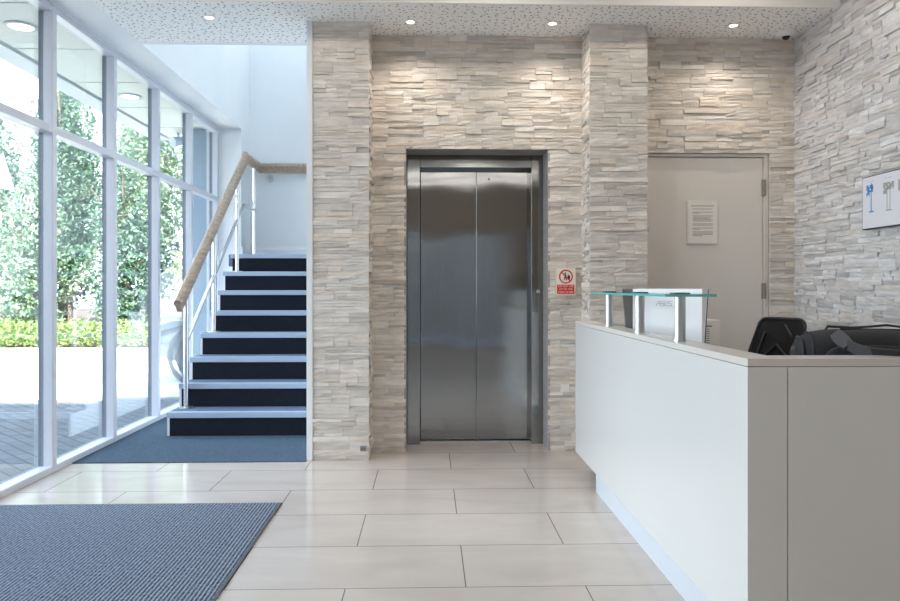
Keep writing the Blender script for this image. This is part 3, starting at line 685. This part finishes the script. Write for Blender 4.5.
# ------------------------------------------------------------------ office chair
oc = thing('office_chair', 'black mesh-back office chair behind the reception desk', 'chair', (1.90, 4.30, 0))
CM = Matrix.Translation((1.90, 4.30, 0)) @ Matrix.Rotation(math.radians(-65), 4, 'Z')   # local: x across, -y = forward
meshm = mat('chair_mesh', srgb(40,39,40), 0.85, spec=0.2, bump=(500,0.4)); frm = mat('chair_frame', srgb(24,24,26), 0.4)
def outline(k=1.0):
    wb, wt, h0, h1, r = 0.215*k, 0.165*k, 0.54, 0.932, 0.05
    pts = [(-wb,h0+(1-k)*0.1),(wb,h0+(1-k)*0.1)]
    for a in range(0, 91, 15): pts.append((wt-r+r*math.cos(math.radians(a)), h1-(1-k)*0.2-r+r*math.sin(math.radians(a))))
    for a in range(90, 181, 15): pts.append((-wt+r+r*math.cos(math.radians(a)), h1-(1-k)*0.2-r+r*math.sin(math.radians(a))))
    return pts
rec = lambda x, z: 0.16 + 0.32*(z-0.56) + 0.25*x*x*(-1)
def sheet(pts, th):
    n = len(pts); vs = [(x, rec(x,z), z) for x,z in pts] + [(x, rec(x,z)+th, z) for x,z in pts]
    cx_ = (0, rec(0,0.77), 0.77); cy_ = (0, rec(0,0.77)+th, 0.77); vs += [cx_, cy_]
    fs = [(i,(i+1)%n,2*n) for i in range(n)] + [((i+1)%n+n,i+n,2*n+1) for i in range(n)] + [(i,i+n,(i+1)%n+n,(i+1)%n) for i in range(n)]
    return vs, fs
b_ = MB(); b_.add(*sheet(outline(0.97), 0.006)); b_.xf(CM).build('mesh_back', meshm, oc, smooth=True)
op = outline(); b_ = MB().tube([(x, rec(x,z), z) for x,z in op] + [(op[0][0], rec(*op[0]), op[0][1])], 0.010, 8); b_.xf(CM).build('back_frame', frm, oc, smooth=True)
b_ = MB().tube([(-0.13,rec(0.13,0.66)-0.012,0.66),(-0.10,rec(0.1,0.85)-0.012,0.85)],0.006,8).tube([(0.03,rec(0,0.9)-0.012,0.90),(0.10,rec(0.1,0.83)-0.012,0.83)],0.006,8)
b_.tube([(-0.10,rec(0.1,0.68)-0.012,0.68),(0.0,rec(0,0.78)-0.012,0.78),(0.11,rec(0.11,0.70)-0.012,0.70)],0.006,8).xf(CM).build('back_braces', mat('brace_grey', srgb(58,57,57), 0.4), oc, smooth=True)
b_ = MB().box(-0.24, 0.24, -0.27, 0.20, 0.44, 0.51); b_.xf(CM).build('seat', mat('seat_black', srgb(30,30,33), 0.9), oc, bevel=0.03, bseg=3)
b_ = MB().tube([(0,0.12,0.43),(0,0.22,0.45),(0,0.19,0.62)],0.018,10); b_.xf(CM).build('back_support', frm, oc, smooth=True)
for s_ in (-1, 1):
    MB().tube([(s_*0.20,0.0,0.45),(s_*0.29,0.0,0.46),(s_*0.29,0.0,0.66)],0.014,8).box(s_*0.29-0.035,s_*0.29+0.035,-0.16,0.12,0.66,0.69).xf(CM).build('armrest', frm, oc, bevel=0.006)
MB().tube([(0,0,0.10),(0,0,0.44)],0.025,16).xf(CM).build('gas_column', frm, oc, smooth=True)
for a in range(5):
    aa = 2*PI*a/5; ex, ey = 0.29*math.cos(aa), 0.29*math.sin(aa)
    g_ = MB().tube([(0,0,0.11),(ex,ey,0.075)],[0.025,0.016],10).xf(CM).build('base_arm', frm, oc, smooth=True)
    MB().lathe([(0.028,-0.02),(0.028,0.02)],(ex,ey,0.029),20,'x').xf(CM).build('castor', black_p, g_)

# ------------------------------------------------------------------ holdall on the worktop
bg_ = thing('holdall_bag', 'black holdall with padded strap lying on the reception desk', 'bag', (1.55, 2.5, 0.742))
BW = Matrix.Translation((1.561, 2.55, 0.742)) @ Matrix.Rotation(math.radians(-20), 4, 'Z')
def superring(xc, hy, hz, zc, n=28, p=2.8):
    out = []
    for j in range(n):
        a = 2*PI*j/n; ca, sa = math.cos(a), math.sin(a)
        out.append((xc, hy*math.copysign(abs(ca)**(2/p), ca), zc+hz*math.copysign(abs(sa)**(2/p), sa)))
    return out
fabric_b = mat('bag_fabric', srgb(34,33,36), 0.75, bump=(300,0.3)); navy_b = mat('bag_navy', srgb(34,41,54), 0.6, bump=(300,0.3)); strap_m = mat('bag_strap', srgb(52,50,52), 0.7); shine = mat('strap_pad', srgb(66,66,72), 0.6)
body = MB(); rr = []
for xc, hy, hz in ((-0.262,0.06,0.060),(-0.255,0.11,0.084),(-0.235,0.135,0.100),(-0.20,0.15,0.1100),(-0.14,0.155,0.1150),(0.0,0.16,0.1175),(0.16,0.155,0.115),(0.22,0.15,0.108),(0.26,0.13,0.095),(0.275,0.08,0.06)):
    rr.append(superring(xc, hy, hz, hz))
nn_ = 28; vs = [q for r in rr for q in r]; fs = [(i*nn_+j,i*nn_+(j+1)%nn_,(i+1)*nn_+(j+1)%nn_,(i+1)*nn_+j) for i in range(len(rr)-1) for j in range(nn_)] + [tuple(range(nn_))[::-1], tuple(range((len(rr)-1)*nn_,len(rr)*nn_))]
body.add(vs, fs).xf(BW).build('body', fabric_b, bg_, smooth=True)
for xo in (-0.236, -0.208):
    r = superring(xo, 0.136 if xo < -0.22 else 0.149, 0.101 if xo < -0.22 else 0.1095, 0.101 if xo < -0.22 else 0.1095)
    MB().tube(r + [r[0]], 0.004, 8).xf(BW).build('piping', navy_b, bg_, smooth=True)
pk = MB().prism([(-0.19,0.03),(-0.185,0.13),(-0.16,0.170),(-0.12,0.186),(0.12,0.186),(0.16,0.170),(0.19,0.12),(0.19,0.03)], -0.180, -0.13, 'y').xf(BW).build('front_pocket', fabric_b, bg_, bevel=0.012, bseg=3)
def ribbon(m, pts, wd, th, side=Vector((0,1,0))):
    pts = [Vector(p) for p in pts]; vs = []; fs = []
    for i, p in enumerate(pts):
        t = ((pts[min(i+1,len(pts)-1)])-(pts[max(i-1,0)])).normalized(); s = side - t*side.dot(t); s.normalize(); u = t.cross(s)
        ww = wd[i] if isinstance(wd, (list,tuple)) else wd
        for a, b in ((-1,-1),(1,-1),(1,1),(-1,1)): vs.append(p + s*a*ww/2 + u*b*th/2)
    for i in range(len(pts)-1):
        for j in range(4): fs.append((i*4+j, i*4+(j+1)%4, (i+1)*4+(j+1)%4, (i+1)*4+j))
    fs += [(0,1,2,3),(len(pts)*4-4,len(pts)*4-3,len(pts)*4-2,len(pts)*4-1)]
    m.add(vs, fs); return m
st_ = MB(); ribbon(st_, [(-0.14,-0.135,0.224),(-0.135,-0.170,0.214),(-0.125,-0.20,0.200),(-0.115,-0.235,0.190)], [0.035,0.045,0.045,0.035], 0.010, Vector((0.75,0,0.66))).xf(BW).build('strap_pad', shine, bg_, smooth=True)['label'] = 'grey padded strap end'
st2 = MB(); ribbon(st2, [(-0.117,-0.225,0.192),(-0.115,-0.34,0.187),(-0.09,-0.44,0.1835),(-0.03,-0.46,0.1835),(0.05,-0.41,0.187),(0.13,-0.28,0.200),(0.20,-0.14,0.205)], 0.034, 0.007, Vector((0.1,-0.6,0.8))).xf(BW).build('shoulder_strap', strap_m, bg_, smooth=True)
h_ = MB().tube([(-0.15,0.0,0.226),(-0.14,0.02,0.240),(-0.06,0.03,0.236),(0.0,0.03,0.241),(0.05,0.03,0.247),(0.10,0.025,0.240),(0.16,0.01,0.230)], 0.004, 8).xf(BW).build('carry_handle', strap_m, bg_, smooth=True)
MB().tube([(-0.24,-0.02,0.196),(-0.1,-0.02,0.233),(0.1,-0.02,0.233),(0.24,-0.02,0.20)], 0.004, 6).xf(BW).build('zip', black_p, bg_)
MB().box(-0.268,-0.258,-0.075,-0.065,0.160,0.170).xf(BW).build('buckle', mat('buckle_grey', srgb(120,122,126), 0.4), bg_)

# ------------------------------------------------------------------ frosted lettering on the window
wd_ = thing('window_decal', 'frosted white lettering and peak emblem on the nearest window pane', 'decal', (X_GL+0.005, 4.2, 1.6))
fro = bpy.data.materials.new('frosted_film'); fro.use_nodes = True; _t = fro.node_tree; _t.nodes.clear()
_o = _t.nodes.new('ShaderNodeOutputMaterial'); _x = _t.nodes.new('ShaderNodeMixShader'); _x.inputs[0].default_value = 0.45
_a = _t.nodes.new('ShaderNodeBsdfTranslucent'); _a.inputs[0].default_value = (0.8,0.86,0.9,1); _b = _t.nodes.new('ShaderNodeBsdfTransparent')
_t.links.new(_a.outputs[0], _x.inputs[1]); _t.links.new(_b.outputs[0], _x.inputs[2]); _t.links.new(_x.outputs[0], _o.inputs[0])
text('lettering', 'n(96', 0.135, (X_GL+0.0052, 4.30, 1.604), (PI/2, 0, PI/2), fro, wd_, extrude=0.0003)
MB().prism([(4.0,1.66),(4.21,1.66),(4.09,1.86),(4.0,1.80)], X_GL+0.0047, X_GL+0.0055, 'x').build('emblem', fro, wd_)

# ------------------------------------------------------------------ canopy lamps and a spotlight outside
for y, lb in ((5.15, 'round soffit light under the canopy, nearest the camera'), (7.0, 'round soffit light under the canopy, beyond the second mullion')):
    t = thing('canopy_light', lb, 'light', (-2.795, y, 2.92))
    MB().lathe([(0.076,0),(0.079,-0.012),(0.104,-0.008),(0.108,0)], (-2.795,y,2.92), 32).build('trim_ring', mat('canopy_ring', srgb(150,156,158), 0.4), t, smooth=True)
    MB().lathe([(0.001,-0.009),(0.077,-0.010),(0.077,-0.001)], (-2.795,y,2.92), 32).build('lens', mat('canopy_lens', (1,1,1,1), 0.5, emit=((1,0.95,0.86,1), 3.0)), t)
spl = thing('spotlight', 'small grey spotlight hanging under the far end of the canopy', 'light', (-2.90, 8.65, 2.92))
MB().tube([(-2.90,8.65,2.92),(-2.90,8.65,2.84)], 0.012, 8).build('bracket', dark_cap, spl)
MB().tube([(-2.94,8.58,2.80),(-2.86,8.70,2.84)], [0.06,0.045], 16).build('lamp_head', mat('spot_grey', srgb(170,182,190), 0.5), spl, smooth=True)

# ------------------------------------------------------------------ parked car beyond the end of the building
cr_ = thing('car', 'pale parked car seen nose-first beyond the far window, beside the building end', 'car', (-1.4, 10.0, -0.035))
car_w = mat('car_paint_shaded', srgb(88,102,116), 0.3, coat=0.8); car_g = mat('car_glass', srgb(30,38,46), 0.05); tyre_m = mat('tyre', srgb(26,26,28), 0.8); hub_m = mat('alloy', (0.5,0.51,0.53,1), 0.3, metal=1.0)  # pale car; shade on its near side put into darker paint
def car_loft(stations, n=20, p=3.2):
    m = MB(); rs = []
    for x, hw_, z0, z1 in stations:
        r = []
        for j in range(n):
            a = 2*PI*j/n; ca, sa = math.cos(a), math.sin(a)
            r.append((x, hw_*math.copysign(abs(ca)**(2/p), ca), (z0+z1)/2+(z1-z0)/2*math.copysign(abs(sa)**(2/p), sa)))
        rs.append(r)
    vs = [q for r in rs for q in r]; fs = [(i*n+j,i*n+(j+1)%n,(i+1)*n+(j+1)%n,(i+1)*n+j) for i in range(len(rs)-1) for j in range(n)]
    fs += [tuple(range(n))[::-1], tuple(range((len(rs)-1)*n,len(rs)*n))]
    return m.add(vs, fs)
CA = Matrix.Translation((-1.4, 10.0, -0.035))
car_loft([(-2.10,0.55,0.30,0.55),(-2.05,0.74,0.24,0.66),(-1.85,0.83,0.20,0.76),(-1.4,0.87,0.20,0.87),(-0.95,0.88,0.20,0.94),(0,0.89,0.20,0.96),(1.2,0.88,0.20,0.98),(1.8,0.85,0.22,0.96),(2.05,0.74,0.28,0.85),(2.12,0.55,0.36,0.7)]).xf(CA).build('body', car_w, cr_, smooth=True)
car_loft([(-1.0,0.62,0.86,0.94),(-0.55,0.70,0.86,1.22),(-0.2,0.70,0.86,1.40),(0.3,0.69,0.86,1.46),(0.9,0.68,0.86,1.44),(1.4,0.66,0.86,1.30),(1.85,0.60,0.86,1.0)]).xf(CA).build('glasshouse', car_g, cr_, smooth=True)
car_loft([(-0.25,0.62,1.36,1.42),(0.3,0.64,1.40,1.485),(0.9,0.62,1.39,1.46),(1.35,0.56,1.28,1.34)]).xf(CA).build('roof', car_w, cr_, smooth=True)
for sx_ in (-1.38, 1.30):
    for sy_ in (-1, 1):
        wh = MB().lathe([(0.20,-0.10),(0.30,-0.105),(0.32,-0.07),(0.32,0.07),(0.30,0.105),(0.20,0.10)], (sx_, sy_*0.80, 0.32), 32, 'y').xf(CA).build('wheel', tyre_m, cr_, smooth=True)
        hb = MB().lathe([(0.205,0),(0.20,0.02),(0.06,0.035),(0.02,0.035)], (0,0,0), 32, 'y').xf(CA @ Matrix.Translation((sx_, sy_*0.905, 0.32)) @ Matrix.Scale(sy_, 4, (0,1,0)) @ Matrix.Translation((0,-0.02,0))).build('hub', hub_m, wh, smooth=True)
        MB().lathe([(0.36,-0.06),(0.395,-0.06),(0.395,0.012),(0.36,0.012)], (sx_, sy_*0.868, 0.33), 36, 'y', cap=False).xf(CA).build('wheel_arch', mat('arch_grey', srgb(60,66,74), 0.4), cr_, smooth=True)
for sy_ in (-1, 1):
    MB().prism([(-2.0,0.58),(-1.62,0.70),(-1.60,0.76),(-1.75,0.755),(-2.0,0.66)], sy_*0.74, sy_*0.85, 'y').xf(CA).build('headlight', mat('headlight', srgb(110,120,130), 0.1), cr_, bevel=0.01)
MB().box(-2.12,-2.06,-0.4,0.4,0.36,0.52).xf(CA).build('grille', black_p, cr_, bevel=0.01)

# ------------------------------------------------------------------ planting
def leaf_mat(name, c0, c1, transl=0.3):
    m = bpy.data.materials.new(name); m.use_nodes = True; t = m.node_tree; t.nodes.clear()
    o = t.nodes.new('ShaderNodeOutputMaterial'); at = t.nodes.new('ShaderNodeAttribute'); at.attribute_name = 'tone'
    r = t.nodes.new('ShaderNodeValToRGB'); r.color_ramp.elements[0].color = c0; r.color_ramp.elements[1].color = c1
    d = t.nodes.new('ShaderNodeBsdfPrincipled'); d.inputs['Roughness'].default_value = 0.4
    tl = t.nodes.new('ShaderNodeBsdfTranslucent'); mx = t.nodes.new('ShaderNodeMixShader'); mx.inputs[0].default_value = transl
    t.links.new(at.outputs['Fac'], r.inputs[0]); t.links.new(r.outputs[0], d.inputs['Base Color']); t.links.new(r.outputs[0], tl.inputs[0])
    t.links.new(d.outputs[0], mx.inputs[1]); t.links.new(tl.outputs[0], mx.inputs[2]); t.links.new(mx.outputs[0], o.inputs[0])
    return m
leaf_a = leaf_mat('leaf_mid', srgb(66,96,68), srgb(158,182,150))
leaf_b = leaf_mat('leaf_dark', srgb(40,72,58), srgb(116,144,118))
leaf_c = leaf_mat('leaf_light', srgb(88,120,58), srgb(164,184,118))
def leaves(name, blobs, n, size, m, parent=None):
    """blobs: (x,y,z,rx,ry,rz)"""
    B = np.array(blobs); wts = (B[:,3]*B[:,5]); wts = wts/wts.sum()
    idx = RNG.choice(len(B), n, p=wts); d = RNG.normal(size=(n,3)); d /= np.linalg.norm(d,axis=1)[:,None]
    rad = RNG.uniform(0.45,1.0,(n,1))**0.6; clump = 1+0.18*np.sin(d[:,:1]*9+idx[:,None])*np.sin(d[:,2:]*8+idx[:,None]*2)
    p = B[idx,:3] + d*rad*clump*B[idx,3:6]
    p[:,2] = np.maximum(p[:,2], 0.03)
    a = RNG.normal(size=(n,3)); a /= np.linalg.norm(a,axis=1)[:,None]
    b = np.cross(a, RNG.normal(size=(n,3))); b /= np.linalg.norm(b,axis=1)[:,None]
    s = size*RNG.uniform(0.6,1.3,(n,1))
    V = np.stack([p-a*s, p+b*s*0.45, p+a*s, p-b*s*0.45], 1).reshape(-1,3)
    F = np.arange(n*4).reshape(-1,4)
    me = bpy.data.meshes.new(name); me.from_pydata(V.tolist(), [], F.tolist())
    at = me.attributes.new('tone', 'FLOAT', 'POINT'); at.data.foreach_set('value', np.repeat(RNG.uniform(0,1,n),4).astype(np.float32))
    me.materials.append(m); o = bpy.data.objects.new(name, me); C.objects.link(o)
    if parent: o.parent = parent; o.matrix_parent_inverse = Matrix.Translation(-parent.location)
    return o
bark = mat('bark', srgb(96,84,72), 0.9, noise=(20,0.3))
def tree(x, y, h, r, m, label, n=7000, size=0.062, cat='tree', low=0.25, name='tree'):
    t = thing(name, label, cat, (x, y, 0))
    tk = MB().tube([(x,y,-0.02),(x+0.05,y,h*0.3),(x-0.05,y+0.05,h*0.6),(x,y,h*0.85)], [0.12,0.09,0.06,0.02], 10)
    for q in range(5):
        a = q*1.26; z0 = h*(0.3+0.09*q); tk.tube([(x,y,z0),(x+0.5*r*math.cos(a),y+0.5*r*math.sin(a),z0+h*0.15),(x+0.8*r*math.cos(a),y+0.8*r*math.sin(a),z0+h*0.25)], [0.04,0.025,0.01], 6)
    tk.build('trunk', bark, t, smooth=True)
    bl_ = []
    for q in range(11):
        zz = h*(low + (0.86-low)*q/10) ; k = math.sin(PI*min(1,(0.22+0.72*q/10)))
        a = q*2.4; bl_.append((x+0.42*r*math.cos(a)*k, y+0.42*r*math.sin(a)*k, zz, r*0.62*k+0.15, r*0.62*k+0.15, h*0.16))
    leaves('foliage', bl_, n, size, m, t)
    return t
BAY = ['outside the nearest pane', 'seen through the first bay', 'seen through the second bay', 'seen through the third bay', 'seen through the fourth bay', 'beyond the parked car']
KIND = {'a': (leaf_a, 'mid-green'), 'b': (leaf_b, 'dark-leaved'), 'c': (leaf_c, 'bright-leaved')}
for i, (x, h, k) in enumerate(((-13.2,6.0,'b'),(-10.9,6.0,'a'),(-8.8,6.8,'b'),(-6.7,7.4,'a'),(-4.6,7.2,'c'),(-2.5,6.6,'a'))):
    tree(x, 18.0, h, 0.88, KIND[k][0], f'tall {KIND[k][1]} tree in the front row behind the shrubs, {BAY[i]}', n=10000)
for i, (x, h, k) in enumerate(((-14.4,5.0,'a'),(-12.0,6.6,'b'),(-9.9,7.4,'a'),(-7.7,8.6,'b'),(-5.3,8.4,'b'),(-3.2,8.0,'c'))):
    tree(x, 20.6, h, 0.94, KIND[k][0], f'taller {KIND[k][1]} tree in the back row rising behind the others, {BAY[i]}', n=9000, size=0.075)
for i, (x, h, k) in enumerate(((-12.6,3.0,'a'),(-10.6,3.1,'b'),(-8.35,3.5,'a'),(-6.4,3.9,'b'),(-4.35,3.6,'c'),(-2.3,3.5,'c'))):
    tree(x, 15.75, h, 0.83, KIND[k][0], f'rounded {KIND[k][1]} shrub directly behind the clipped hedge, {BAY[i]}', n=8500, size=0.055, cat='shrub', low=0.12, name='shrub')
hb_ = [(x, 14.15, 0.27, 0.42, 0.45, 0.27) for x in np.arange(-15, -1.4, 0.4)]
tag(leaves('hedge', hb_, 22000, 0.035, leaf_c), 'low clipped yellow-green hedge along the far kerb', 'hedge')
